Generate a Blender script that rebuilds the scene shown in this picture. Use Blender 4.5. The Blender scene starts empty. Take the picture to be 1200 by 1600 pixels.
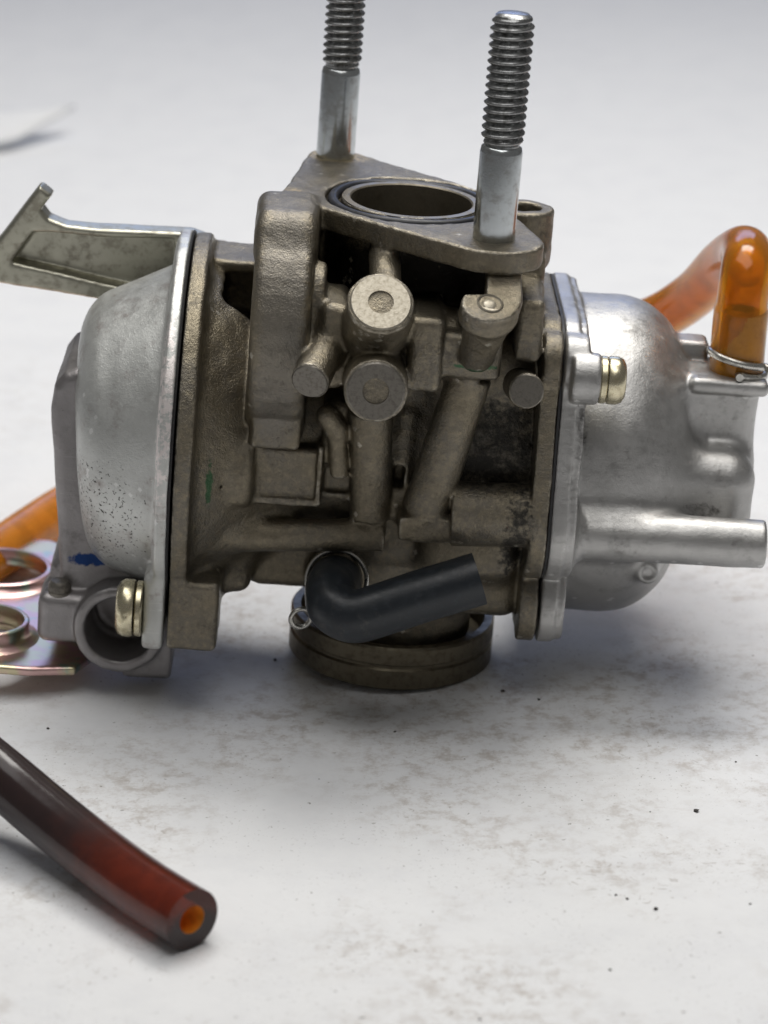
import bpy, bmesh, math, random
import numpy as np
from math import radians, sin, cos, pi
from mathutils import Vector, Matrix

random.seed(4)
rng = np.random.default_rng(4)
sc = bpy.context.scene
COL = sc.collection
MM = 0.001

# ------------------------------------------------------------------ camera
EL, DIST, FPX = radians(21), 460.0, 4600.0            # tilt, distance (mm), focal length in photo pixels
TGT = np.array([0, 0, 24.1])
CAM = TGT + DIST * np.array([0, -cos(EL), sin(EL)])
cd = bpy.data.cameras.new("camera")
cam = bpy.data.objects.new("camera", cd); COL.objects.link(cam)
cam.location = Vector(CAM * MM)
cam.rotation_euler = (pi/2 - EL, 0, 0)
cd.sensor_fit = 'VERTICAL'; cd.sensor_height = 24.0; cd.lens = 24.0*FPX/1600
cd.clip_start = 0.02; cd.clip_end = 20
cd.dof.use_dof = True; cd.dof.focus_distance = 0.428; cd.dof.aperture_fstop = 17.0
sc.camera = cam

# ------------------------------------------------------------------ world and lamps
wd = bpy.data.worlds.new("World"); sc.world = wd; wd.use_nodes = True
bg = wd.node_tree.nodes["Background"]
bg.inputs[0].default_value = (1.0, 0.98, 0.96, 1); bg.inputs[1].default_value = 0.13

def area(name, loc, target, sx, sy, power, col):
    l = bpy.data.lights.new(name, 'AREA'); l.shape = 'RECTANGLE'; l.size = sx; l.size_y = sy
    l.energy = power; l.color = col
    o = bpy.data.objects.new(name, l); COL.objects.link(o); o.location = loc
    o.rotation_euler = (Vector(target) - Vector(loc)).to_track_quat('-Z', 'Y').to_euler()
    return o
area("ceiling_lamp", (0.08, 0.235, 0.60), (0, 0, 0.02), 0.36, 0.20, 2.65, (1.0, 0.97, 0.92))
area("overhead_fill", (-0.05, -0.10, 0.72), (0, -0.06, 0.02), 0.8, 0.42, 2.4, (1.0, 0.985, 0.965))  # added broad fill overhead, makes up for falloff towards the front
area("blue_back_fill", (0.1, 1.7, 0.75), (0, 0.3, 0), 0.9, 0.5, 2.9, (0.40, 0.55, 1.0))  # added blue lamp behind, tints the far paper; no window known

vs = sc.view_settings
sc.display_settings.display_device = 'sRGB'
vs.view_transform = 'Standard'; vs.look = 'None'; vs.exposure = 0.0; vs.gamma = 1.0

# ------------------------------------------------------------------ carburettor frame (u along caps, v away from camera, w along the bore)
ROLL, YAW = radians(4.2), 0.0
ORG = np.array([0, 0, 36.2])
u_ = np.array([cos(ROLL), 0, -sin(ROLL)]); v_ = np.array([0, 1.0, 0]); w_ = np.array([sin(ROLL), 0, cos(ROLL)])
Rz = np.array([[cos(YAW), sin(YAW), 0], [-sin(YAW), cos(YAW), 0], [0, 0, 1]])
MF = np.array([Rz@u_, Rz@v_, Rz@w_])
def _ray(px, py):
    return np.array([0, cos(EL), -sin(EL)]) + np.array([1, 0, 0])*(px-600)/FPX - np.array([0, sin(EL), cos(EL)])*(py-800)/FPX
def at(px, py, v):
    """point of the carburettor frame seen at photo pixel (px,py) at depth v (mm)"""
    d = MF @ _ray(px, py); c = MF @ (CAM - ORG); t = (v - c[1])/d[1]
    return c + t*d
def gat(px, py, z):
    """world point at photo pixel and height z (mm)"""
    d = _ray(px, py); t = (z - CAM[2])/d[2]
    return CAM + t*d

# ------------------------------------------------------------------ object helpers
def tag(o, label=None, cat=None, group=None, kind=None):
    for k, x in (('label', label), ('category', cat), ('group', group), ('kind', kind)):
        if x: o[k] = x
    return o
def link(name, me, mat, parent=None, smooth=True, angle=None):
    if mat: me.materials.append(mat)
    if smooth: me.polygons.foreach_set("use_smooth", [True]*len(me.polygons))
    if angle: me.set_sharp_from_angle(angle=radians(angle))
    o = bpy.data.objects.new(name, me); COL.objects.link(o)
    if parent: o.parent = parent
    return o
def mesh_np(name, V, F):
    me = bpy.data.meshes.new(name)
    V = np.asarray(V, dtype=np.float32); F = np.asarray(F, dtype=np.int32); n = F.shape[1]
    me.vertices.add(len(V)); me.vertices.foreach_set("co", V.ravel())
    me.loops.add(F.size); me.loops.foreach_set("vertex_index", F.ravel())
    me.polygons.add(len(F)); me.polygons.foreach_set("loop_start", np.arange(0, F.size, n, dtype=np.int32))
    me.update(calc_edges=True); me.validate()
    return me
def frame(axis):
    a = np.array(axis, float); a /= np.linalg.norm(a)
    t = np.array([1, 0, 0.]) if abs(a[0]) < .8 else np.array([0, 0, 1.])
    x = np.cross(t, a); x /= np.linalg.norm(x); y = np.cross(a, x)
    return x, y, a
def lathe(name, prof, org, axis, mat, parent, n=48, angle=40):
    """prof: list of (radius, height) along axis from org, in mm"""
    x, y, a = frame(axis); org = np.array(org, float)
    V, F = [], []
    for r, h in prof:
        for k in range(n):
            t = 2*pi*k/n
            V.append((org + a*h + x*r*cos(t) + y*r*sin(t))*MM)
    m = len(prof)
    for i in range(m-1):
        for k in range(n):
            F.append((i*n+k, i*n+(k+1) % n, (i+1)*n+(k+1) % n, (i+1)*n+k))
    me = bpy.data.meshes.new(name); me.from_pydata([tuple(p) for p in V], [], F)
    bm = bmesh.new(); bm.from_mesh(me); bmesh.ops.remove_doubles(bm, verts=bm.verts, dist=1e-7)
    bmesh.ops.recalc_face_normals(bm, faces=bm.faces); bm.to_mesh(me); bm.free()
    return link(name, me, mat, parent, angle=angle)
def spline(pts, n):
    P = np.array(pts, float); P = np.vstack([2*P[0]-P[1], P, 2*P[-1]-P[-2]]); out = []
    m = len(P)-3
    for i in range(m):
        p0, p1, p2, p3 = P[i:i+4]
        for t in np.linspace(0, 1, n, endpoint=(i == m-1)):
            out.append(.5*((2*p1) + (-p0+p2)*t + (2*p0-5*p1+4*p2-p3)*t*t + (-p0+3*p1-3*p2+p3)*t**3))
    return np.array(out)
def tube(name, path, ro, ri, mat, parent, n=28, closed=False, rof=None, inner=None):
    """hollow (ri>0) or solid wire swept along path (mm)"""
    P = np.array(path, float); m = len(P)
    T = np.gradient(P, axis=0)
    if closed: T = np.roll(P, -1, 0) - np.roll(P, 1, 0)
    T /= np.linalg.norm(T, axis=1)[:, None]
    x = frame(T[0])[0]; V = []; F = []
    rings = []
    for i in range(m):
        x = x - T[i]*np.dot(x, T[i]); x /= np.linalg.norm(x); y = np.cross(T[i], x)
        rings.append((P[i], x.copy(), y))
    def add(rad, flip):
        base = len(V)
        for i, (p, xx, yy) in enumerate(rings):
            r = rad*(rof(i/(m-1)) if rof else 1)
            for k in range(n):
                t = 2*pi*k/n; V.append((p + xx*r*cos(t) + yy*r*sin(t))*MM)
        for i in range(m if closed else m-1):
            j = (i+1) % m
            for k in range(n):
                q = (base+i*n+k, base+i*n+(k+1) % n, base+j*n+(k+1) % n, base+j*n+k)
                F.append(q[::-1] if flip else q)
        return base
    b0 = add(ro, False); nf = len(F)
    if ri > 0:
        b1 = add(ri, True)
        for k in range(n):
            F.append((b0+k, b1+k, b1+(k+1) % n, b0+(k+1) % n))
            e = (m-1)*n
            F.append((b0+e+k, b0+e+(k+1) % n, b1+e+(k+1) % n, b1+e+k))
    elif not closed:
        F.append(tuple(b0+k for k in range(n))[::-1]); F.append(tuple(b0+(m-1)*n+k for k in range(n)))
    me = bpy.data.meshes.new(name); me.from_pydata([tuple(p) for p in V], [], F)
    bm = bmesh.new(); bm.from_mesh(me); bmesh.ops.recalc_face_normals(bm, faces=bm.faces); bm.to_mesh(me); bm.free()
    o = link(name, me, mat, parent, angle=45)
    if inner:
        me.materials.append(inner)
        for p_ in me.polygons[nf:nf+(m-1)*n]: p_.material_index = 1
    return o

# ------------------------------------------------------------------ cast shapes: distance fields polygonised into one mesh
class Field:
    def __init__(s, lo, hi, h):
        s.h = h; s.ax = [np.arange(lo[i], hi[i]+h, h, dtype=np.float32) for i in range(3)]
        s.d = np.full([len(a) for a in s.ax], 6.0, dtype=np.float32)
    def _sub(s, lo, hi, m):
        sl = []
        for i in range(3):
            a = np.searchsorted(s.ax[i], lo[i]-m); b = np.searchsorted(s.ax[i], hi[i]+m)
            sl.append(slice(max(0, a-1), min(len(s.ax[i]), b+1)))
        X = s.ax[0][sl[0]][:, None, None]; Y = s.ax[1][sl[1]][None, :, None]; Z = s.ax[2][sl[2]][None, None, :]
        return tuple(sl), X, Y, Z
    def add(s, prim, k=1.0):
        lo, hi, f = prim; sl, X, Y, Z = s._sub(lo, hi, k+1.2)
        if 0 in s.d[sl].shape: return
        b = f(X, Y, Z); a = s.d[sl]
        hh = np.clip(.5+.5*(a-b)/k, 0, 1); s.d[sl] = a*(1-hh)+b*hh - k*hh*(1-hh)
    def cut(s, prim, k=0.5):
        lo, hi, f = prim; sl, X, Y, Z = s._sub(lo, hi, k+1.2)
        if 0 in s.d[sl].shape: return
        b = -f(X, Y, Z); a = s.d[sl]
        hh = np.clip(.5-.5*(a-b)/k, 0, 1); s.d[sl] = a*(1-hh)+b*hh + k*hh*(1-hh)
    def rough(s, amp, wl, n=7):
        X, Y, Z = s.ax[0][:, None, None], s.ax[1][None, :, None], s.ax[2][None, None, :]
        for i in range(n):
            q = rng.normal(size=3); q = q/np.linalg.norm(q)*2*pi/(wl*rng.uniform(.5, 1.6)); ph = rng.uniform(0, 7)
            s.d += (amp/n**.5*np.sin((q[0]*X+q[1]*Y+ph)+q[2]*Z)).astype(np.float32)
    def mesh(s, name, smooth=1):
        d = s.d; h = s.h; nx, ny, nz = d.shape
        d[0] = d[-1] = 1; d[:, 0] = d[:, -1] = 1; d[:, :, 0] = d[:, :, -1] = 1
        ins = d < 0
        cnt = np.zeros((nx-1, ny-1, nz-1), np.uint8)
        for i in (0, 1):
            for j in (0, 1):
                for k in (0, 1): cnt += ins[i:nx-1+i, j:ny-1+j, k:nz-1+k]
        cells = np.argwhere((cnt > 0) & (cnt < 8))
        idx = np.full(cnt.shape, -1, np.int32); idx[tuple(cells.T)] = np.arange(len(cells))
        acc = np.zeros((len(cells), 3), np.float32); num = np.zeros(len(cells), np.float32)
        cx, cy, cz = cells.T
        C = [(i, j, k) for i in (0, 1) for j in (0, 1) for k in (0, 1)]
        val = {c: d[cx+c[0], cy+c[1], cz+c[2]] for c in C}
        for a in C:
            for ax in range(3):
                if a[ax] == 0:
                    b = list(a); b[ax] = 1; b = tuple(b); da, db = val[a], val[b]
                    m = (da < 0) != (db < 0); t = np.where(m, da/np.where(m, da-db, 1), 0)
                    p = np.tile(np.array(a, np.float32), (len(cells), 1)); p[:, ax] += t
                    acc[m] += p[m]; num += m
        V = cells + acc/num[:, None]
        F = []
        for ax in range(3):
            o = [1, 2, 0][ax]; q = [2, 0, 1][ax]
            sa = [slice(None)]*3; sb = [slice(None)]*3; sa[ax] = slice(0, -1); sb[ax] = slice(1, None)
            A, B = ins[tuple(sa)], ins[tuple(sb)]
            e = np.argwhere(A != B); e = e[(e[:, o] > 0) & (e[:, q] > 0)]
            flip = A[tuple(e.T)]
            def cell(do, dq):
                c = e.copy(); c[:, o] -= do; c[:, q] -= dq; return idx[tuple(c.T)]
            Q = np.stack([cell(1, 1), cell(0, 1), cell(0, 0), cell(1, 0)], 1)
            Q[~flip] = Q[~flip][:, ::-1]; F.append(Q)
        F = np.vstack(F); F = F[(F >= 0).all(1)]
        V = V*h + np.array([s.ax[0][0], s.ax[1][0], s.ax[2][0]])
        for _ in range(smooth):
            S = np.zeros_like(V); N = np.zeros(len(V))
            for a, b in ((0, 1), (1, 2), (2, 3), (3, 0)):
                for i, j in ((a, b), (b, a)):
                    for c in range(3): S[:, c] += np.bincount(F[:, i], V[F[:, j], c], len(V))
                    N += np.bincount(F[:, i], minlength=len(V))
            V = .45*V + .55*S/N[:, None]
        return mesh_np(name, V*MM, F)

def cyl(p0, p1, r, r2=None, rd=0.4):
    p0 = np.array(p0, np.float32); p1 = np.array(p1, np.float32); r2 = r if r2 is None else r2
    L = float(np.linalg.norm(p1-p0)); a = (p1-p0)/L; R = max(r, r2); ca = L/math.hypot(L, r-r2)
    e = R*np.sqrt(np.maximum(0, 1-a*a))
    lo = np.minimum(p0, p1)-e; hi = np.maximum(p0, p1)+e
    def f(X, Y, Z):
        x, y, z = X-p0[0], Y-p0[1], Z-p0[2]
        t = x*a[0]+y*a[1]+z*a[2]
        rr = np.sqrt(np.maximum(x*x+y*y+z*z-t*t, 0))
        q = (rr-(r+(r2-r)*np.clip(t/L, 0, 1)))*ca + rd; g = np.abs(t-L/2)-L/2 + rd
        return np.minimum(np.maximum(q, g), 0)+np.sqrt(np.maximum(q, 0)**2+np.maximum(g, 0)**2) - rd
    return lo, hi, f
def box(c, hf, rd=1.0, ax=None):
    c = np.array(c, np.float32); hf = np.array(hf, np.float32); A = np.eye(3) if ax is None else np.array(ax, float)
    e = np.abs(A.T) @ hf; lo, hi = c-e, c+e
    def f(X, Y, Z):
        x, y, z = X-c[0], Y-c[1], Z-c[2]
        q = [np.abs(x*A[i][0]+y*A[i][1]+z*A[i][2])-hf[i]+rd for i in range(3)]
        m = np.minimum(np.maximum(np.maximum(q[0], q[1]), q[2]), 0)
        return m+np.sqrt(sum(np.maximum(k, 0)**2 for k in q))-rd
    return lo, hi, f
def bx(u0, u1, v0, v1, w0, w1, rd=1.0):
    return box(((u0+u1)/2, (v0+v1)/2, (w0+w1)/2), ((u1-u0)/2, (v1-v0)/2, (w1-w0)/2), rd)
def capsule(p0, p1, r, r2=None):
    p0 = np.array(p0, np.float32); p1 = np.array(p1, np.float32); r2 = r if r2 is None else r2
    ba = p1-p0; R = max(r, r2); lo = np.minimum(p0, p1)-R; hi = np.maximum(p0, p1)+R
    def f(X, Y, Z):
        x, y, z = X-p0[0], Y-p0[1], Z-p0[2]
        t = np.clip((x*ba[0]+y*ba[1]+z*ba[2])/float(ba@ba), 0, 1)
        return np.sqrt((x-ba[0]*t)**2+(y-ba[1]*t)**2+(z-ba[2]*t)**2)-(r+(r2-r)*t)
    return lo, hi, f
def poly2(P, rd=0):
    P = np.array(P, np.float32)
    def f(A, B):
        d = np.full(np.broadcast(A, B).shape, 1e9, np.float32); s = np.ones_like(d)
        n = len(P)
        for i in range(n):
            p, q = P[i], P[i-1]; ex, ey = q-p; wx, wy = A-p[0], B-p[1]
            t = np.clip((wx*ex+wy*ey)/(ex*ex+ey*ey), 0, 1)
            d = np.minimum(d, (wx-ex*t)**2+(wy-ey*t)**2)
            c1 = B >= p[1]; c2 = B < q[1]; c3 = ex*wy > ey*wx
            fl = (c1 & c2 & c3) | (~c1 & ~c2 & ~c3); s = np.where(fl, -s, s)
        return s*np.sqrt(d)-rd
    return f, P.min(0)-rd, P.max(0)+rd
def hull(cs):
    """outline round a set of circles (a,b,r)"""
    pts = [(a+r*cos(t), b+r*sin(t)) for a, b, r in cs for t in np.linspace(0, 2*pi, 40, endpoint=False)]
    pts = sorted(set((round(a, 4), round(b, 4)) for a, b in pts)); H = []
    for seq in (pts, pts[::-1]):
        h = []
        for p in seq:
            while len(h) > 1 and (h[-1][0]-h[-2][0])*(p[1]-h[-2][1])-(h[-1][1]-h[-2][1])*(p[0]-h[-2][0]) <= 0: h.pop()
            h.append(p)
        H += h[:-1]
    return H
def ext(P, axis, lo, hi, rd=0.4, grow=0):
    f2, mn, mx = poly2(P, grow); o = [(1, 2), (0, 2), (0, 1)][axis]
    L = np.zeros(3); Hh = np.zeros(3); L[axis] = lo; Hh[axis] = hi
    L[list(o)] = mn; Hh[list(o)] = mx
    def f(X, Y, Z):
        c = (X, Y, Z); q = f2(c[o[0]], c[o[1]])+rd; g = np.abs(c[axis]-(lo+hi)/2)-(hi-lo)/2+rd
        return np.minimum(np.maximum(q, g), 0)+np.sqrt(np.maximum(q, 0)**2+np.maximum(g, 0)**2)-rd
    return L, Hh, f
def prism(P3, n, depth, rd=.3):
    """plate with outline P3 (points of one plane) and thickness depth below its face"""
    P3 = np.array(P3, float); n = np.array(n, float)/np.linalg.norm(n); x = P3[1]-P3[0]; x /= np.linalg.norm(x); y = np.cross(n, x)
    f2, _, _ = poly2([((p-P3[0])@x, (p-P3[0])@y) for p in P3]); o = P3[0]
    A = np.vstack([P3, P3-n*depth])
    def f(X, Y, Z):
        a, b, c = X-o[0], Y-o[1], Z-o[2]
        q = f2(a*x[0]+b*x[1]+c*x[2], a*y[0]+b*y[1]+c*y[2])+rd; g = np.abs(a*n[0]+b*n[1]+c*n[2]+depth/2)-depth/2+rd
        return np.minimum(np.maximum(q, g), 0)+np.sqrt(np.maximum(q, 0)**2+np.maximum(g, 0)**2)-rd
    return A.min(0), A.max(0), f
def onplane(px, py, c, n):
    d = MF @ _ray(px, py); o = MF @ (CAM - ORG); n = np.array(n); return o + d*(((np.array(c)-o)@n)/(d@n))
def ring(org, a, ro, ri, h0, h1):
    a = np.array(a, float); a /= np.linalg.norm(a); org = np.array(org, float)
    lo, hi, f = cyl(org+a*h0, org+a*h1, ro, rd=.1); _, _, g = cyl(org+a*(h0-2), org+a*(h1+2), ri, rd=.1)
    return lo, hi, (lambda X, Y, Z: np.maximum(f(X, Y, Z), -g(X, Y, Z)))

# ------------------------------------------------------------------ materials
FW = 38.66                                   # engine flange face, mm along the bore
class NT:
    def __init__(s, name):
        s.m = bpy.data.materials.new(name); s.m.use_nodes = True; s.t = s.m.node_tree; s.n = s.t.nodes
        s.b = s.n["Principled BSDF"]; s.out = s.n["Material Output"]
        tc = s.n.new("ShaderNodeTexCoord"); mp = s.n.new("ShaderNodeMapping"); mp.inputs['Scale'].default_value = (1000, 1000, 1000)
        s.t.links.new(tc.outputs['Object'], mp.inputs[0]); s.co = mp.outputs[0]
    def L(s, a, b): s.t.links.new(a, b)
    def val(s, x, inp):
        if hasattr(x, 'links') or isinstance(x, bpy.types.NodeSocket): s.L(x, inp)
        else: inp.default_value = x if not isinstance(x, tuple) or len(x) == 4 or inp.type == 'VECTOR' else (*x, 1)
    def noise(s, scale, detail=3, rough=.55, co=None, dist=0):
        n = s.n.new("ShaderNodeTexNoise"); n.inputs['Scale'].default_value = scale; n.inputs['Detail'].default_value = detail
        n.inputs['Roughness'].default_value = rough; n.inputs['Distortion'].default_value = dist; s.L(co or s.co, n.inputs['Vector']); return n.outputs[0]
    def ramp(s, x, a, b, lo=0., hi=1.):
        n = s.n.new("ShaderNodeMapRange"); n.interpolation_type = 'SMOOTHSTEP'; s.val(x, n.inputs[0])
        for i, q in ((1, a), (2, b), (3, lo), (4, hi)): n.inputs[i].default_value = q
        return n.outputs[0]
    def math(s, op, a, b):
        n = s.n.new("ShaderNodeMath"); n.operation = op; s.val(a, n.inputs[0]); s.val(b, n.inputs[1]); return n.outputs[0]
    def mix(s, f, a, b):
        n = s.n.new("ShaderNodeMix"); n.data_type = 'RGBA'; s.val(f, n.inputs[0]); s.val(a, n.inputs[6]); s.val(b, n.inputs[7]); return n.outputs[2]
    def point(s, a, b):
        g = s.n.new("ShaderNodeNewGeometry"); return s.ramp(g.outputs['Pointiness'], a, b)
    def bump(s, hgt, strength, dist_mm, prev=None):
        n = s.n.new("ShaderNodeBump"); n.inputs['Strength'].default_value = strength; n.inputs['Distance'].default_value = dist_mm*MM
        s.L(hgt, n.inputs['Height'])
        if prev is not None: s.L(prev, n.inputs['Normal'])
        return n.outputs[0]
    def spot(s, c, rad, nz=.5):
        """soft-edged blob of paint round c (mm), radii rad"""
        mp = s.n.new("ShaderNodeVectorMath"); mp.operation = 'SUBTRACT'; s.L(s.co, mp.inputs[0]); mp.inputs[1].default_value = tuple(c)
        dv = s.n.new("ShaderNodeVectorMath"); dv.operation = 'DIVIDE'; s.L(mp.outputs[0], dv.inputs[0]); dv.inputs[1].default_value = tuple(rad)
        ln = s.n.new("ShaderNodeVectorMath"); ln.operation = 'LENGTH'; s.L(dv.outputs[0], ln.inputs[0])
        x = s.math('ADD', ln.outputs['Value'], s.math('MULTIPLY', s.math('SUBTRACT', s.noise(1.1, 4), .5), nz))
        return s.ramp(x, 1.05, .75)
    def set(s, **k):
        for key, x in k.items(): s.val(x, s.b.inputs[key.replace('_', ' ')])
        return s.m

def m_cast():
    N = NT("bronze_cast_alloy")
    big, mid, fine = N.noise(.09, 3), N.noise(1.1, 5, .7), N.noise(4.2, 3, .6)
    c = N.mix(N.ramp(big, .36, .64), (.212, .185, .136), (.192, .175, .146))
    c = N.mix(N.ramp(mid, .40, .72), c, (.27, .235, .17))
    c = N.mix(N.math('MULTIPLY', N.spot((-16.8, -18, 23), (4.8, 14, 22), .25), .7), c, (.225, .21, .185))
    grime = N.math('MULTIPLY', N.ramp(N.noise(.25, 6, .75), .52, .66), N.ramp(N.noise(1.6, 4, .7), .38, .62))
    c = N.mix(N.math('MULTIPLY', grime, .7), c, (.07, .06, .046))
    soot_and_shade = N.spot((2.5, -7, 29.8), (15.5, 11, 7.6), .25)  # grime below the engine flange, with the shade there painted in
    c = N.mix(N.math('MULTIPLY', soot_and_shade, N.ramp(N.noise(.7, 5, .75), .18, .40)), c, (.020, .018, .015))
    soot_and_shade = N.math('MAXIMUM', N.spot((16.2, -12, 4), (9, 12, 9.5), .7), N.spot((20.2, -20, -6), (2.6, 9, 9), 1.2))
    c = N.mix(N.math('MULTIPLY', soot_and_shade, N.ramp(N.noise(.38, 6, .78), .30, .56)), c, (.024, .021, .016))
    rust = N.math('MULTIPLY', N.math('MAXIMUM', N.spot((-10.4, 22, FW), (6, 4.4, 1), .8), N.spot((-17.5, -1, FW), (3, 2, 2), .8)), N.ramp(mid, .42, .56))
    c = N.mix(N.math('MULTIPLY', rust, .8), c, (.46, .36, .20))
    wear = N.math('MULTIPLY', N.point(.515, .56), N.ramp(mid, .35, .58))
    c = N.mix(N.math('MULTIPLY', wear, .85), c, (.60, .56, .48))
    g = N.math('MAXIMUM', N.spot(at(745, 577, -26.3), (4.2, 2.5, .5), 1.3), N.spot(at(327, 748, -22), (.7, 4, 3.6), 1.3))
    c = N.mix(N.math('MULTIPLY', g, .75), c, (.02, .12, .05))
    b = N.bump(fine, .45, .17); b = N.bump(N.noise(1.9, 4, .7), .55, .30, b)
    return N.set(Base_Color=c, Metallic=N.math('MULTIPLY', N.ramp(grime, 0, 1, .90, .35), N.ramp(soot_and_shade, 0, 1, 1, .4)), Roughness=N.ramp(mid, .3, .7, .44, .33), Normal=b)
def m_alu(name, col, dark, rough=.36, spec=.5, blue=None, pits=.6, met=.92, where=None, extra=None):
    N = NT(name)
    big, mid, fine = N.noise(.10, 4), N.noise(.6, 5, .65), N.noise(4.5, 3, .6)
    c = N.mix(N.ramp(big, .36, .66), col, tuple(x*.84 for x in col))
    st = N.math('MULTIPLY', N.ramp(N.noise(.16, 5, .7), .48, .66), N.ramp(mid, .40, .66))
    c = N.mix(N.math('MULTIPLY', st, .75), c, dark)
    pit = N.math('MULTIPLY', N.ramp(N.noise(2.1, 3, .6), 1-.33*pits-.12, 1-.33*pits-.06), N.ramp(big, .40, .58) if where is None else N.spot(*where))
    c = N.mix(pit, c, (.05, .046, .042))
    scr = N.n.new("ShaderNodeMapping"); scr.inputs['Scale'].default_value = (.18, 1.6, 3.2); scr.inputs['Rotation'].default_value = (.3, .5, .2); N.L(N.co, scr.inputs[0])
    c = N.mix(N.math('MULTIPLY', N.ramp(N.noise(1.0, 3, .6, co=scr.outputs[0]), .62, .72), .35), c, tuple(x*1.3 for x in col))
    c = N.mix(N.math('MULTIPLY', N.point(.53, .60), .6), c, (.82, .82, .81))
    if extra is not None: c = extra(N, c, mid)
    if blue is not None: c = N.mix(blue(N), c, (.02, .05, .16))
    b = N.bump(fine, .3, .12); b = N.bump(N.noise(1.6, 4, .65), .30, .20, b); b = N.bump(N.noise(.3, 3), .15, .4, b)
    return N.set(Base_Color=c, Metallic=N.ramp(st, 0, 1, met, .5), Roughness=N.ramp(mid, .3, .7, rough+.07, rough-.06), Normal=b)
def m_metal(name, col, rough, dark=None, sc_=.5, amt=.5, bmp=.12, metallic=1.0, threads=False):
    N = NT(name); mid = N.noise(sc_, 5, .65)
    c = N.mix(N.math('MULTIPLY', N.ramp(mid, .46, .68), amt), col, dark or tuple(x*.5 for x in col))
    if threads: c = N.mix(N.math('MULTIPLY', N.point(.495, .43), .85), c, (.05, .048, .045))
    return N.set(Base_Color=c, Metallic=metallic, Roughness=N.ramp(mid, .3, .7, rough*.85, rough*1.25), Normal=N.bump(N.noise(3.5, 3), bmp, .1))
def m_zinc():
    N = NT("yellow_zinc_plate"); a = N.noise(.16, 3)
    c = N.mix(N.ramp(a, .36, .52), (.62, .56, .36), (.66, .44, .42)); c = N.mix(N.ramp(N.noise(.3, 4), .56, .68), c, (.42, .50, .42))
    return N.set(Base_Color=c, Metallic=.95, Roughness=.30, Normal=N.bump(N.noise(3, 3), .1, .1))
def m_rubber(name, col, rough=.42):
    N = NT(name); mid = N.noise(.8, 5, .7)
    c = N.mix(N.ramp(mid, .5, .75), col, tuple(x*1.7+.004 for x in col)); c = N.mix(N.math('MULTIPLY', N.ramp(N.noise(.35, 6, .75), .54, .72), .6), c, (.075, .07, .065))
    return N.set(Base_Color=c, Roughness=N.ramp(mid, .3, .7, rough-.06, rough+.1), Normal=N.bump(N.noise(3, 4), .2, .08))
def m_hose(name, col, trans, rough, dark=None, split=None):
    """tinted translucent tubing"""
    N = NT(name); mid = N.noise(.25, 4, .6)
    c = N.mix(N.ramp(mid, .42, .62), col, tuple(x*.78 for x in col)); tr = trans
    if split:
        f = N.ramp(split(N), 0, 1); c = N.mix(f, dark, c); tr = N.ramp(f, 0, 1, .25, trans)
    return N.set(Base_Color=c, Roughness=rough, Transmission_Weight=tr, IOR=1.42, Specular_IOR_Level=.5,
                 Normal=N.bump(N.noise(1.2, 3), .15, .1))
def m_paper():
    N = NT("smudged_white_paper")
    big, mid = N.noise(.018, 4, .6), N.noise(.09, 5, .65)
    c = N.mix(N.ramp(mid, .42, .7), (.795, .805, .82), (.76, .77, .79))
    sep = N.n.new('ShaderNodeSeparateXYZ'); N.L(N.co, sep.inputs[0]); handled = N.ramp(sep.outputs[1], 190, 20)
    zone = N.math('MULTIPLY', N.ramp(big, .40, .60), handled)
    sm = N.math('MULTIPLY', N.ramp(N.noise(.28, 7, .75), .44, .66), zone)
    c = N.mix(N.math('MULTIPLY', sm, .8), c, (.47, .43, .395))
    sp = N.math('MULTIPLY', N.ramp(N.noise(1.7, 4, .62, dist=.5), .60, .70), N.math('MULTIPLY', N.ramp(N.noise(.055, 3), .42, .60), handled))
    c = N.mix(N.math('MULTIPLY', sp, .55), c, (.22, .20, .185))
    sp = N.math('MULTIPLY', N.ramp(N.noise(.9, 3, .5, dist=.3), .70, .745), handled)
    c = N.mix(N.math('MULTIPLY', sp, .7), c, (.16, .145, .13))
    st = N.noise(.33, 3, .5, dist=3.0); st = N.math('MULTIPLY', N.ramp(st, .62, .70), N.math('MULTIPLY', N.ramp(N.noise(.035, 2), .50, .60), handled))
    c = N.mix(N.math('MULTIPLY', st, .5), c, (.36, .33, .30))
    b = N.bump(N.noise(.06, 4, .6), .35, 2.5); b = N.bump(N.noise(1.6, 4, .6), .22, .12, b)
    return N.set(Base_Color=c, Roughness=.72, Normal=b, Specular_IOR_Level=.3)

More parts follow.
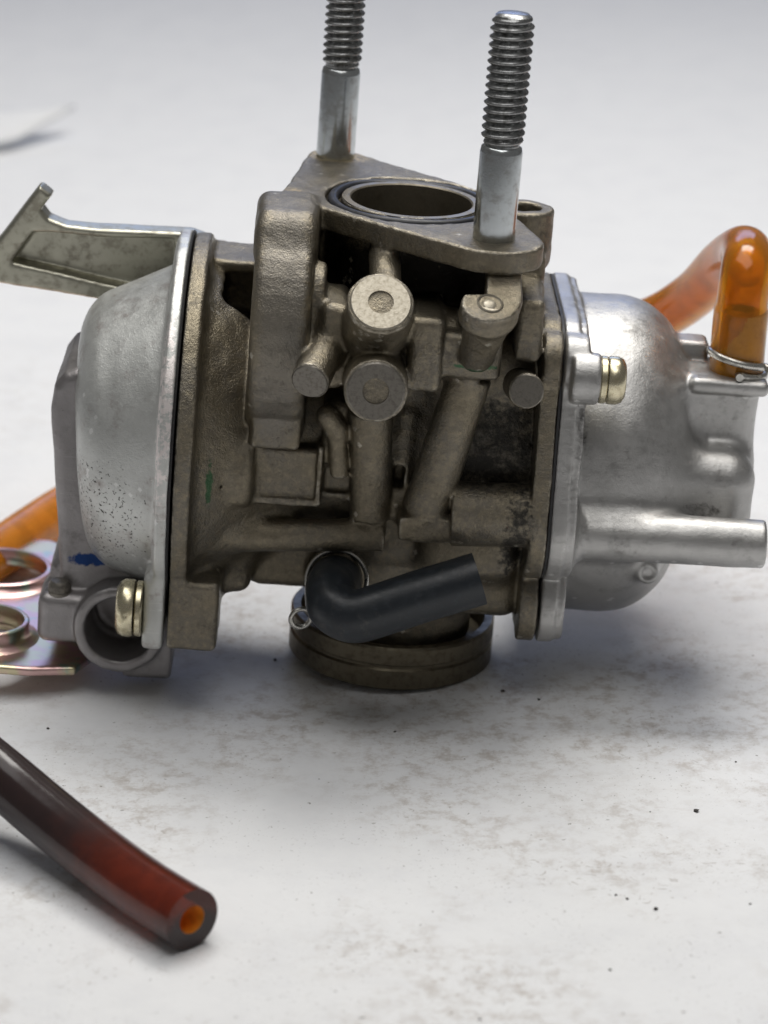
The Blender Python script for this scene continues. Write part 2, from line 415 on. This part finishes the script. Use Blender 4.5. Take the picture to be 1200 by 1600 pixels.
M = dict(
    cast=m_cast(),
    cap=m_alu("pale_cap_alloy", (.63, .64, .62), (.28, .235, .22), .44, pits=.9, met=.72, where=((-42, -18, -8), (8, 14, 10), 1.6),
               extra=lambda N, c, mid: N.mix(N.math('MULTIPLY', N.spot((-32.6, -24, 10), (1.3, 14, 15), .8), N.ramp(mid, .42, .52)), c, (.86, .80, .78))),
    bowl=m_alu("bright_bowl_alloy", (.50, .495, .485), (.21, .205, .195), .44, pits=.3,
               extra=lambda N, c, mid: N.mix(N.math('MULTIPLY', N.math('MAXIMUM', N.spot(at(1085, 795, -13), (4.2, 4, 1.3), 1.0), N.spot(at(914, 668, -19), (1.5, 6, 6), .8)), N.ramp(N.noise(.45, 6, .8), .34, .70)), N.mix(N.math('MULTIPLY', N.spot((27.0, -22, 2), (1.9, 11, 22), .5), N.math('MULTIPLY', N.ramp(N.noise(2.0, 5, .75), .48, .66), N.point(.505, .55))), c, (.80, .79, .77)), (.07, .066, .062))),  # smudge on the boss, plus the shade of the flange gap painted dark
    bracket=m_alu("grey_die_cast_zinc", (.33, .315, .315), (.15, .14, .14), .46, pits=.6,
                  blue=lambda N: N.spot(at(135, 878, -13.3), (3.3, 3.5, 1.2), 1.1)),
    olive=m_metal("olive_zinc_plate", (.46, .45, .37), .38, (.28, .26, .21), .6, .7),
    stud=m_metal("bright_zinc_steel", (.56, .59, .60), .20, (.32, .31, .29), .6, .6, .06, threads=True),
    thread=m_metal("dull_thread_steel", (.33, .335, .335), .30, (.10, .098, .092), 1.2, .75, .15),
    screw=m_metal("gold_zinc_steel", (.70, .64, .46), .27, (.45, .39, .25), 1.0, .7, .12),
    zinc=m_zinc(),
    plug=m_metal("pressed_plug_alloy", (.22, .205, .18), .44, (.12, .108, .092), 1.9, .6, .35, .85),
    plug_bright=m_metal("filed_plug_alloy", (.42, .385, .315), .42, (.30, .265, .20), 1.7, .6, .4, .9),
    ringmetal=m_metal("bronze_ring_alloy", (.15, .13, .092), .42, (.085, .072, .05), .9, .7, .15, .85),
    steelwire=m_metal("steel_wire", (.58, .57, .53), .28, None, .8, .5, .05),
    gasket=m_rubber("black_gasket", (.018, .018, .019), .6),
    oring=m_rubber("blue_black_rubber", (.012, .013, .018), .40),
    elbow=m_rubber("black_rubber_hose", (.013, .017, .022), .36),
    amber=m_hose("amber_tubing", (.90, .37, .018), .74, .14),
    amber_left=m_hose("orange_tubing", (.88, .34, .03), .5, .25),
    paper=m_paper(),
)

# ------------------------------------------------------------------ setting
def sheet():
    bm = bmesh.new(); bmesh.ops.create_grid(bm, x_segments=60, y_segments=60, size=1.6)
    for v in bm.verts:
        v.co.y += 0.5
        far = min(1, max(0, (max(abs(v.co.x)-.18, abs(v.co.y)-.24))/.2))
        v.co.z = 0.0008*far*sin(v.co.x*31+1.3)*sin(v.co.y*23)
    me = bpy.data.meshes.new("paper_surface"); bm.to_mesh(me); bm.free()
    return tag(link("paper_surface", me, M['paper']), kind='structure')
sheet()

# ------------------------------------------------------------------ carburettor
carb = bpy.data.objects.new("carburetor", None); COL.objects.link(carb)
carb.empty_display_size = .02
tag(carb, "used metal carburetor standing on white paper with two tall studs on its top flange", "carburetor")
m4 = Matrix.Identity(4)
for i in range(3):
    for j in range(3): m4[i][j] = MF.T[i][j]
carb.matrix_world = Matrix.Translation(Vector(ORG*MM)) @ m4

BC = np.array([1.3, -1.3])                   # bore centre (u,v)
CV = np.array([0, -1, .32])                  # towards the camera side, slightly up

FLR = [(-16.8, -5.5, 8.5), (-11.8, 16.6, 8.5), (16, -12, 8.5), (15, 15.4, 8.5)]
FLR2 = [(-15.0, -19.2, 6), (10, -19, 6), (0, 0, 5)]    # outline of the float-side flange
def build_body():
    f = Field((-31, -37, -31), (25.5, 28.5, 43), .27)
    # vacuum-side flange, its ears and the cone behind it
    f.add(cyl((-31.1, 0, 0), (-28.2, 0, 0), 29.8, rd=.7), .3)
    f.add(bx(-31.1, -23.3, -25.5, -12, -26.8, -15.8, 1.0), 1.2)
    f.add(bx(-31.1, -26, 12, 22, 12, 24.0, 1.2), 1.0)
    f.add(cyl((-29, 0, -.5), (-12, 0, 0), 26.5, 15.5), 1.6)
    f.add(bx(-29, -9, 4, 15, 23.6, 25.6, .6), 1.0)
    f.add(bx(-29, -9, 12, 15, 8, 25, .6), 1.0)
    f.cut(bx(-26.4, -10, -6, 11.6, 15.5, 23.4, 1.5), 1.2)
    # barrel, bore tower and mouth neck
    f.add(cyl((-16, 0, 1), (21.5, 0, 1), 17.0), 3.0)
    f.add(cyl((1.6, -1, -20), (1.4, -1, 24), 14.2), 2.5)
    f.add(cyl((1.3, -1, 20), (1.3, -1, 36), 12.4), 2.0)
    f.add(bx(7, 22, -15, 12, -14, 22, 4), 2.0)
    f.add(cyl((3.8, 0, -34.2), (3.6, 0, -24), 12.0, 12.0), 1.0)
    f.add(cyl((3.6, 0, -27), (3.4, 0, -15), 11.2, 15.2), 2.0)
    f.add(bx(11, 22.5, -15, 6, -23, -3, 3), 2.0)
    f.add(bx(-19.5, -8, -9, 8, -22.5, -10, 2), 2.0)
    f.add(bx(-24.8, -19, -14, 10, -22, -9, 2), 2.0)
    f.add(bx(6, 21.5, -18, -8, -16, -3, 3), 2.5)
    # float-side flange
    H = hull(FLR)
    f.add(ext(H, 0, 21.8, 24.6, .5), .8)
    f.add(ext(hull(FLR2), 0, 21.8, 24.6, .5), .8)
    f.add(cyl((21.8, -17.4, 20.2), (24.6, -17.4, 20.2), 4.2, rd=.5), 1.0)
    # engine flange, lug and web
    f.add(ext(hull([(-10.4, 22.1, 4.4), (-11.4, -1.4, 6.6), (BC[0], BC[1], 13.8), (13.0, -19.5, 7.3)]), 2, FW-3.4, FW, .4), .5)
    f.add(cyl((18.5, -.4, 30.2), (18.5, -.4, FW), 4.4, rd=.5), 1.0)
    f.add(bx(16.5, 21.8, -9, 4, 20, 33.5, 1.2), 1.5)
    f.add(bx(9, 19, -9, -1, 14, 34, 3), 2.0)
    # curved valve housing on the camera side
    f.add(ext(hull([(-9.5, 21.5, 17.6), (-4, 21.5, 17)]), 0, -21.1, -12.6, 1.5), .6)
    f.add(ext(hull([(-15.2, 35.6, 4.1), (-6, 35.6, 4)]), 0, -21.1, -12.5, 1.5), 1.6)
    f.add(bx(-20.3, -12.8, -22.6, -8, 5.0, 14, .9), .3)
    f.add(ext(hull([(-17, 27.5, 5), (-17.5, 19, 6)]), 0, -12.9, -10.6, .8), .5)
    f.add(bx(-20.5, -12.6, -12, -2, 20, 36, 2), 1.5)
    f.add(bx(-14, -6, -3, 6, 18, 37, 1.5), 1.0)
    # passage block with its bosses
    f.add(cyl((-11, -18.5, 22.2), (9, -18.5, 22.2), 5.2), 1.5)
    f.add(bx(-10.9, -7.0, -24.5, -12, 15.6, 28.4, 1.4), 1.2)
    f.add(bx(1.9, 6.8, -26.6, -10, 16.8, 28.0, 1.1), .8)
    f.add(bx(6.0, 15.4, -25.2, -10, 18.8, 25.6, 1.0), .5)
    a = at(595, 473, -29.5); n = nA
    f.add(cyl(a-n*10, a-n*.0, 4.85, rd=.35), 1.0)
    b = at(587, 611, -33.5); n = nB
    f.add(cyl(b-n*12, b, 4.6, 4.55, rd=.35), 1.0)
    f.add(capsule(at(600, 400, -14), at(603, 450, -22), 2.3), 1.2)
    d = at(768, 475, -32); n = nD
    f.add(prism([onplane(768+47*cos(a_), 472+30*sin(a_), d, n) for a_ in np.linspace(-.35, pi+.5, 24)], n, 3.2, .35), .5)
    f.add(cyl(at(742, 566, -25.5), d-n*2.0, 2.2, 3.6), 1.2)
    f.add(prism([onplane(x, y, d-n*.05, n) for x, y in ((762, 400), (816, 412), (817, 470), (800, 496), (770, 492), (761, 456))], n, 2.4, .25), .2)
    c0 = at(484, 596, -31); f.add(cyl(at(512, 541, -22), c0, 2.75, 2.85, rd=.25), .9)
    e0 = at(823, 611, -27); f.add(cyl(e0-nE*9, e0, 2.6, rd=.25), .8)
    f.add(bx(17.2, 21.2, -22.5, -8, 21, 30.5, 1.2), 1.0)
    f.add(capsule(at(835, 455, -10), at(818, 500, -16), 1.6), 1.0)
    # columns, rod, pipe
    f.add(cyl(at(580, 640, -20), at(578, 806, -18), 3.3, 3.0), 1.2)
    f.add(cyl(at(735, 585, -21), at(664, 800, -20.5), 3.3, 3.5), 1.2)
    f.add(capsule(at(512, 650, -20.5), at(526, 672, -20.5), 1.7), .8); f.add(capsule(at(526, 672, -20.5), at(531, 762, -20.5), 1.35), .8); f.add(bx(-9.5, -4.5, -19.5, -10, 2, 12, 1), .8)
    f.add(cyl(at(322, 836, -18), at(600, 836, -18), 2.5, 2.45), 1.6)
    f.add(bx(-27.0, -19.5, -22.5, -6, -4.6, 2, 1.5), .8)
    f.add(cyl((-27.0, -15, .4), (-19.5, -15, .4), 7.6, rd=1.2), .8)
    f.add(bx(-19.6, -9.6, -19.5, -8, -3.6, 4.4, .8), .6)
    f.add(bx(-19.6, -9.4, -20.4, -8, -4.4, -3.2, .5), .4)
    f.add(bx(-10.1, -9.3, -20.3, -8, -4, 5.2, .3), .5)
    f.add(cyl(at(704, 802, -20.5), at(845, 806, -20.5), 4.8, 4.8, rd=.5), .3)
    f.add(box(at(662, 815, -20), (3.8, 4, 1.9), .5), .9)
    f.add(capsule(at(622, 800, -18), at(636, 650, -15), 1.2), 1.5)
    f.add(cyl(at(520, 900, -10), at(520, 900, -19), 4.0), 1.5)
    # dimple and pockets
    f.cut(cyl(at(342, 758, -23), at(342, 758, -21.5), .55), .4)
    f.cut(bx(1.4, 3.0, -22, -14, -1.2, 2.2, .5), .4)
    f.cut(bx(-9.0, -5.0, -24, -15.5, -3.2, .8, .5), .6)
    f.rough(.045, 6); f.rough(.03, 2.2)
    # machined surfaces stay true
    f.cut(cyl((BC[0], BC[1], -40), (BC[0], BC[1], 50), 9.25, rd=.1), .25)
    f.cut(ring((BC[0], BC[1], 0), (0, 0, 1), 12.9, 10.5, FW-1.3, FW+3), .2)
    f.cut(cyl((18.5, -.4, 25), (18.5, -.4, 50), 2.35), .3)
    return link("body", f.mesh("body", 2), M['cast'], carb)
def unit(x):
    x = np.array(x, float); return x/np.linalg.norm(x)
nA = unit((.04, -.70, .71)); nB = unit((.0, -.985, .13)); nD = unit((.10, -.40, .91)); nE = unit((.05, -.97, .22)); nC = None
body = build_body()

def plug(c, n, r, mat, dim=1.5, h=.25):
    c = np.array(c); n = np.array(n)
    o = lathe("plug", [(0, h-.55), (dim*.35, h-.25), (dim*.55, h-.55), (dim, h-.5), (dim*1.05, h), (r-.25, h), (r, h-.2), (r, -.6)], c, n, mat, body, 40, 30)
    return o
plug(at(595, 473, -29.5), nA, 4.45, M['plug_bright'], 1.75)
plug(at(587, 611, -33.5), nB, 4.2, M['plug'], 1.8)
lathe("plug", [(0, .15), (.6, .12), (1.0, -.1), (1.5, -.05), (1.75, .2), (1.95, .02), (1.95, -.4)], at(766, 474, -32), nD, M['plug_bright'], body, 36, 30)
cC = unit(np.array(at(484, 596, -31))-np.array(at(512, 541, -22)))
lathe("pin_end", [(0, .18), (2.5, .18), (2.65, 0), (2.65, -.4)], at(484, 596, -31), cC, M['plug'], body, 36, 30)
lathe("pin_end", [(0, .15), (2.3, .15), (2.45, 0), (2.45, -.4)], at(823, 611, -27), nE, M['plug'], body, 36, 30)

lathe("bore_sleeve", [(10.35, FW-.3), (10.35, FW+.02), (9.3, FW+.04), (9.1, FW-.15), (9.1, -31), (9.3, -31)], (BC[0], BC[1], 0), (0, 0, 1), m_metal("machined_bore", (.27, .24, .185), .42, None, .5, .5, .15, .9), body, 96, 35)
# O-ring in its groove
th = np.linspace(0, 2*pi, 72, endpoint=False)
tube("o_ring", np.stack([BC[0]-.2+11.55*np.cos(th), BC[1]+11.6*np.sin(th), FW-.72+.12*np.sin(3*th)], 1), .82, 0, M['oring'], body, 14, closed=True)
# mouth ring the carburetor stands on
MC = (3.5, 0, 0)
lathe("mouth_ring", [(13.6, -35.3), (15.6, -35.3), (16.1, -34.9), (16.1, -32.0), (15.75, -31.7), (15.75, -31.3), (16.1, -31.0), (16.1, -28.6),
                     (15.8, -28.2), (14.6, -28.2), (14.6, -28.8), (14.4, -31.6), (12.0, -31.9), (11, -31.9), (9.3, -32), (9.3, -34.9), (13.2, -35.3), (13.6, -35.3)],
      MC, (0, 0, 1), M['ringmetal'], body, 96, 30)

# studs
def stud(u, v, w0, wt, w1, r, name="stud"):
    n = 40; pitch = 1.17; hs = np.arange(wt, w1-.3, pitch/10)
    V, F = [], []
    def ringv(rad, hgt):
        b = len(V)
        for k in range(n):
            t = 2*pi*k/n; rr = rad(t) if callable(rad) else rad
            V.append(((u+rr*cos(t))*MM, (v+rr*sin(t))*MM, hgt*MM))
        return b
    bs = [ringv(r*.97, w0-2), ringv(r*.985, w0), ringv(r*.985, wt-1.1), ringv(r*.93, wt-.35), ringv(r*.80, wt-.1)]
    for hh in hs:
        fade = min(1, (hh-wt)/1.2+.15) * min(1, (w1-.3-hh)/1.6+.25)
        def rad(t, hh=hh, fade=fade):
            x = ((hh/pitch - t/(2*pi)) % 1.0); tri = 1-abs(2*x-1)
            return r*.80 + (r*.20)*fade*min(1, tri*1.25)
        bs.append(ringv(rad, hh))
    bs += [ringv(r*.80, w1-.3), ringv(r*.72, w1), ringv(r*.3, w1+.12)]
    def part(nm, sel, mat, parent, end):
        F = []
        for a, b in zip(sel, sel[1:]):
            for k in range(n): F.append((a+k, a+(k+1) % n, b+(k+1) % n, b+k))
        if end: F.append(tuple(sel[-1]+k for k in range(n)))
        lo = sel[0]; me = bpy.data.meshes.new(nm)
        me.from_pydata(V[lo:sel[-1]+n], [], [tuple(i-lo for i in f) for f in F])
        return link(nm, me, mat, parent, angle=55)
    st = part(name, bs[:5], M['stud'], carb, False)
    part("thread", bs[4:], M['thread'], st, True)
    return st
stud(13.0, -19.3, FW, 52.5, 71.3, 3.12)
stud(-10.5, 22.0, FW, 53.0, 71.3, 3.06)

# vacuum cap
def build_cap():
    f = Field((-50, -31, -31), (-28, 31, 31), .28)
    f.add(cyl((-33.2, 0, 0), (-31.35, 0, 0), 30.2, rd=.3), .2)
    f.add(cyl((-33.6, 0, 0), (-32.8, 0, 0), 29.0, rd=.25), .2)
    f.add(bx(-34.6, -31.35, -25.6, -12, -27.0, -15.2, .8), 1.0)
    f.add(bx(-33.8, -31.35, 12, 22.3, 12, 24.2, 1.0), 1.0)
    f.add(cyl((-45.9, 0, -2.2), (-26, 0, -.4), 20.2, 27.9, rd=4.2), .5)
    f.cut(bx(-31.35, -20, -40, 40, -40, 40, .1), .1)
    f.rough(.035, 7)
    return link("vacuum_cap", f.mesh("vacuum_cap", 2), M['cap'], carb)
cap = build_cap()
lathe("gasket", [(0, 0), (30.0, 0), (30.15, .14), (30.0, .3), (0, .3)], (-31.37, 0, 0), (1, 0, 0), M['gasket'], carb, 128, 30)

def screw(org, axis, r, parent, washer=True, h=2.6):
    head = [(0, h-.9), (r*.35, h-.8), (r*.5, h), (r*.72, h-.05), (r*.9, h-.45), (r, h-1.2), (r, .5), (r*.96, .25), (0, .25)]
    s = lathe("screw", head, org, axis, M['screw'], parent, 40, 35)
    return s
def washer(org, axis, r, h, parent):
    return lathe("washer", [(0, 0), (r*.96, 0), (r, .15), (r, h-.15), (r*.96, h), (0, h)], org, axis, M['screw'], parent, 40, 30)
p = at(223, 951, -25); screw((-35.6, p[1], p[2]), (-1, 0, 0), 4.35, cap, h=2.9); washer((-34.6, p[1], p[2]), (-1, 0, 0), 4.2, 1.0, cap)

# die-cast bracket below and left of the cap
def build_bracket():
    f = Field((-54, -24, -37.5), (-26, 14, 14), .40)
    f.add(ext([(-50.6, 5.3), (-50.1, 9.0), (-48.7, 11), (-46.8, 11.8), (-42, 11.8), (-31.5, -10), (-30.5, -28), (-48.0, -28), (-48.2, -21.6)], 1, -12.3, 10, 1.6), .3)
    e = at(186, 985, -17)
    f.add(cyl((e[0], -17.2, e[2]), (e[0], -4, e[2]), 7.0, rd=.35), .5)
    g = at(266, 1064, -15)
    f.add(bx(e[0]+.5, g[0], -15, -4, g[2], e[2]+4, .7), .8)
    l0 = at(58, 1005, -17)
    f.add(bx(l0[0]-.3, l0[0]+8, -15.6, -6, l0[2]-.6, l0[2]+7.4, 1.6), .6)
    f.add(bx(-50, -40, -10, 10, -33, -20, 1.5), 1.0)
    f.cut(cyl((e[0], -30, e[2]), (e[0], -8.0, e[2]), 5.3, 5.2, rd=.3), .35)
    f.cut(cyl((e[0], -30, e[2]), (e[0], -6.6, e[2]), 4.5, rd=.3), .3)
    f.rough(.04, 6)
    return link("cable_bracket", f.mesh("cable_bracket"), M['bracket'], carb)
brk = build_bracket()
q = at(92, 944, -13.5); l0 = at(58, 1005, -17)
lathe("pin", [(0, 1.7), (1.3, 1.55), (1.75, 1.0), (1.8, 0), (2.2, -.1), (2.2, -.6)], (q[0], -13.0, l0[2]+7.4), (0, 0, 1), M['plug'], brk, 24, 40)

# plated lever plate with two collars, low at the left
def build_plate():
    f = Field((-78, -24, -39), (-38, 40, -26), .35)
    hole1, hole2 = at(3, 884, 19), at(-18, 966, -6)
    f.add(ext([(-78, -17), (-52, -17.5), (-45, -16), (-42.5, -10), (-44, 4), (-47, 30), (-54, 36), (-78, 36)], 2, -36.4, -34.9, .4), .3)
    f.cut(cyl((hole1[0], hole1[1], -40), (hole1[0], hole1[1], -30), 7.4), .3); f.cut(cyl((hole2[0], hole2[1], -40), (hole2[0], hole2[1], -30), 5.7), .3)
    return link("lever_plate", f.mesh("lever_plate"), M['zinc'], carb)
plate = build_plate()
def collar(px, py, v, r, h0):
    c = at(px, py, v)
    return lathe("collar", [(r+1.6, -34.9), (r+.5, -34.5), (r, -33.8), (r, c[2]-.2), (r-.25, c[2]), (r-.75, c[2]), (r-.95, c[2]-.25), (r-.95, -34.9)],
                 (c[0], c[1], 0), (0, 0, 1), M['zinc'], plate, 64, 40)
collar(3, 884, 19, 8.2, 0)
collar(-18, 966, -6, 6.4, 0)

# olive cable arm behind the cap
def build_arm():
    f = Field((-74, 4, 8), (-27, 24, 36), .35)
    O = [at(x, y, 13)[[0, 2]] for x, y in ((64, 287), (82, 302), (66, 322), (78, 337), (105, 348), (150, 353), (300, 360), (330, 372), (320, 470), (165, 464), (0, 437), (-45, 425), (-40, 408), (0, 370))]
    I = [at(x, y, 11)[[0, 2]] for x, y in ((52, 364), (84, 364), (150, 371), (272, 374), (276, 470), (190, 450), (18, 410))]
    f.add(ext(O, 1, 11, 15.4, .4), .3)
    f.cut(ext(I, 1, 5, 14.3, .4), .5)
    f.rough(.05, 6)
    return link("cable_arm", f.mesh("cable_arm"), M['olive'], carb)
build_arm()

# float bowl
def build_bowl():
    f = Field((23, -33, -31), (60.5, 33, 31), .30)
    H = hull(FLR)
    H2 = hull(FLR2)
    f.add(ext(H, 0, 24.9, 27.5, .4), .2)
    f.add(ext(H, 0, 27.4, 28.7, .35, -.5), .2)
    f.add(ext(H2, 0, 24.9, 27.5, .4), .4); f.add(ext(H2, 0, 27.4, 28.7, .35, -.5), .2)
    f.add(cyl((24.9, -17.6, 20.2), (28.6, -17.6, 20.2), 4.2, rd=.5), .8)
    sb = at(926, 592, -20.5)
    f.add(cyl((26, sb[1], sb[2]), (30.2, sb[1], sb[2]), 3.8, rd=.4), .4)
    f.add(cyl((8, 7.6, -2.6), (46.4, 7.2, -2.2), 25.0, 25.0, rd=11.0), .8)
    # right-hand boss with its spout seat
    f.add(bx(38, 56.6, -13.4, 9, -9.5, 5.0, 4.6), 4.2)
    f.add(bx(42, 56.6, -5.0, 7, -6, 15, 2.2), 2.0)
    f.add(bx(45.5, 57.6, -6.2, 6, 12.8, 15.2, 1.0), .4)
    f.add(bx(42, 49, 3, 8, 12, 18.2, .8), .6)
    # drain pipe
    nz = at(1196, 850, -19); n0 = at(930, 843, -19)
    f.add(cyl((27, -17.5, n0[2]), (nz[0], -19, nz[2]), 3.8, 3.65, rd=.5), 3.2)
    r0 = at(1012, 893, -14.5)
    f.add(cyl((r0[0], -11, r0[2]), (r0[0], -15.4, r0[2]-.3), 2.2, 1.6, rd=.6), 1.6)
    f.cut(cyl((r0[0], -18, r0[2]), (r0[0], -14.9, r0[2]), .9, rd=.3), .5)
    f.rough(.05, 7)
    f.cut(bx(-10, 24.9, -40, 40, -40, 40, .1), .1)
    f.cut(cyl((nz[0]-8, -19, nz[2]), (nz[0]+3, -19, nz[2]), 2.1, rd=.1), .3)
    return link("float_bowl", f.mesh("float_bowl", 2), M['bowl'], carb)
bowl = build_bowl()
bg_ = hull([(a, b, c-.15) for a, b, c in FLR])
me = bpy.data.meshes.new("bowl_gasket"); nb = len(bg_)
me.from_pydata([(24.57*MM, a*MM, b*MM) for a, b in bg_]+[(24.93*MM, a*MM, b*MM) for a, b in bg_], [],
               [tuple(range(nb))[::-1], tuple(range(nb, 2*nb))]+[(i, (i+1) % nb, nb+(i+1) % nb, nb+i) for i in range(nb)])
link("bowl_gasket", me, M['gasket'], carb, smooth=False)
sb = at(926, 592, -20.5)
screw((31.1, sb[1], sb[2]), (1, 0, 0), 3.55, bowl, h=2.9); washer((30.2, sb[1], sb[2]), (1, 0, 0), 3.5, 1.0, bowl)

# spout and amber hose on the bowl
lathe("spout", [(0, 14), (3.0, 14), (3.0, 24.5), (2.6, 25), (1.8, 25), (1.8, 16), (0, 16)], (53.0, 0, 0), (0.0, 0, 1), M['olive'], bowl, 32, 35)
hp = [at(1150, 583, 0), at(1154, 530, 0), at(1160, 470, 0), at(1166, 425, 1.5), at(1168, 402, 6), at(1160, 392, 13), at(1130, 412, 24), at(1090, 455, 34), at(1040, 490, 42), at(980, 515, 50), at(900, 545, 58)]
def hr(t): return 1.0 if t > .19 else 1.06
hose = tube("vent_hose", spline(hp, 9), 3.95, 2.75, M['amber'], carb, 36, rof=hr)
hose['label'] = "amber vent hose pushed onto the bowl spout"
def clip(c, n, r, wr, parent, gap=.15, turns=1.25, rise=1.6, tail=True):
    x, y, a = frame(n); P = []
    for t in np.linspace(0, turns*2*pi, 60): P.append(np.array(c)+x*r*cos(t)+y*r*sin(t)+a*rise*(t/(2*pi)-.5))
    if tail:
        P.append(P[-1]+(x*cos(t)+y*sin(t))*1.3); P.insert(0, P[0]+x*1.3)
    return tube("hose_clip", P, wr, 0, M['steelwire'], parent, 10)
clip(at(1152, 566, 0), (.24, .05, 1), 4.55, .62, hose, turns=1.15, rise=1.8)

# black rubber elbow under the body
ep = [at(527, 905, -14), at(524, 908, -19), at(518, 922, -24.5), at(522, 948, -28.5), at(553, 963, -30.5), at(600, 951, -30.5), at(660, 931, -30), at(749, 904, -29)]
el = tube("rubber_elbow", spline(ep, 10), 3.95, 2.6, M['elbow'], carb, 36)
el['label'] = "short black rubber elbow hose"
clip(at(526, 906, -19.5), (0, -1, .25), 4.55, .38, el, turns=1.08, rise=.8, tail=False)
c = at(470, 966, -19)
tube("clip_loop", np.stack([c[0]+1.5*np.cos(th), c[1]+.5*np.cos(th), c[2]+1.5*np.sin(th)], 1), .38, 0, M['steelwire'], el, 10, closed=True)

# ------------------------------------------------------------------ loose hoses
hs = [gat(300, 1437, 4.3), gat(225, 1390, 4.4), gat(150, 1335, 5.0), gat(75, 1275, 6.6), gat(0, 1212, 9), gat(-80, 1150, 13), gat(-180, 1085, 19)]
hb = np.array(hs[0])
dh_sp = spline([np.array(a)-np.array([hb[0], hb[1], 0]) for a in hs], 10)
def split(N):
    d = N.n.new("ShaderNodeVectorMath"); d.operation = 'LENGTH'; N.L(N.co, d.inputs[0])
    x = N.math('ADD', d.outputs['Value'], N.math('MULTIPLY', N.math('SUBTRACT', N.noise(.22, 3), .5), 14))
    return N.math('MULTIPLY', N.ramp(x, 33, 8), N.ramp(d.outputs['Value'], 4.2, 8))  # red band near the end paints in light coming through the wall
M['dark_hose'] = m_hose("smoky_red_tubing", (.24, .055, .036), .80, .18, (.035, .022, .022), split)
dh = tube("hose", dh_sp, 4.15, 1.95, M['dark_hose'], None, 40, inner=m_hose("amber_bore_glow", (.95, .38, .04), .25, .35))  # bright orange inside stands in for the glow of the bore
dh.location = (hb[0]*MM, hb[1]*MM, 0)
tag(dh, "dark smoky red hose with its cut end open, lying in front on the paper", "hose")
os_ = [gat(250, 700, 5), gat(160, 760, 5), gat(80, 808, 4.6), gat(0, 862, 4.4), gat(-60, 900, 4.4), gat(-150, 930, 4.4)]
oh = tube("hose", spline([np.array(a)-np.array([-60, 40, 0]) for a in os_], 10), 4.2, 2.4, M['amber_left'], None, 32)
oh.location = (-.060, .040, 0)
tag(oh, "bright orange hose running behind the grey bracket at the left", "hose")

# curled corner of another sheet far behind
P0, P1, P2, P3 = gat(-220, 175, 7), gat(-200, 262, 2), gat(25, 222, 2), gat(118, 192, 3)
V, F = [], []
for i in range(13):
    for j in range(9):
        s_, t_ = i/12, j/8
        a = np.array(P0)*(1-s_)+np.array(P3)*s_; b = np.array(P1)*(1-s_)+np.array(P2)*s_
        p = a*t_+b*(1-t_); p[2] += 4*s_**2*t_
        V.append(tuple(p*MM))
for i in range(12):
    for j in range(8): F.append((i*9+j, i*9+j+1, (i+1)*9+j+1, (i+1)*9+j))
me = bpy.data.meshes.new("paper_corner"); me.from_pydata(V, [], F)
pc = link("paper_corner", me, M['paper']); sd = pc.modifiers.new("thickness", 'SOLIDIFY'); sd.thickness = .0012
tag(pc, "curled corner of a white sheet far behind at the left edge", "paper")

# grit on the paper
def grit():
    bm = bmesh.new()
    spots = [(1088, 1267, .75), (1024, 1420, .7), (962, 1398, .4), (980, 1404, .45), (953, 1515, .4), (1172, 1412, .35), (786, 1080, .7), (842, 1093, .55), (617, 1143, .45), (430, 1031, .6), (75, 1138, .45), (750, 1592, .4), (1150, 1190, .3), (1016, 1268, .25)]
    for _ in range(60):
        spots.append((random.uniform(60, 1190), random.uniform(1120, 1595), random.uniform(.05, .11)))
    for px, py, r in spots:
        c = gat(px, py, .1)
        g = bmesh.ops.create_icosphere(bm, subdivisions=1, radius=r*.55*MM)
        for v in g['verts']:
            v.co *= random.uniform(.6, 1.25); v.co.z *= .6; v.co += Vector((c[0]*MM, c[1]*MM, r*.22*MM))
    me = bpy.data.meshes.new("grit"); bm.to_mesh(me); bm.free()
    o = link("grit", me, m_metal("dark_grit", (.06, .055, .05), .7, metallic=0)); tag(o, "dark grit crumbs scattered on the white paper", "grit", kind='stuff')
grit()
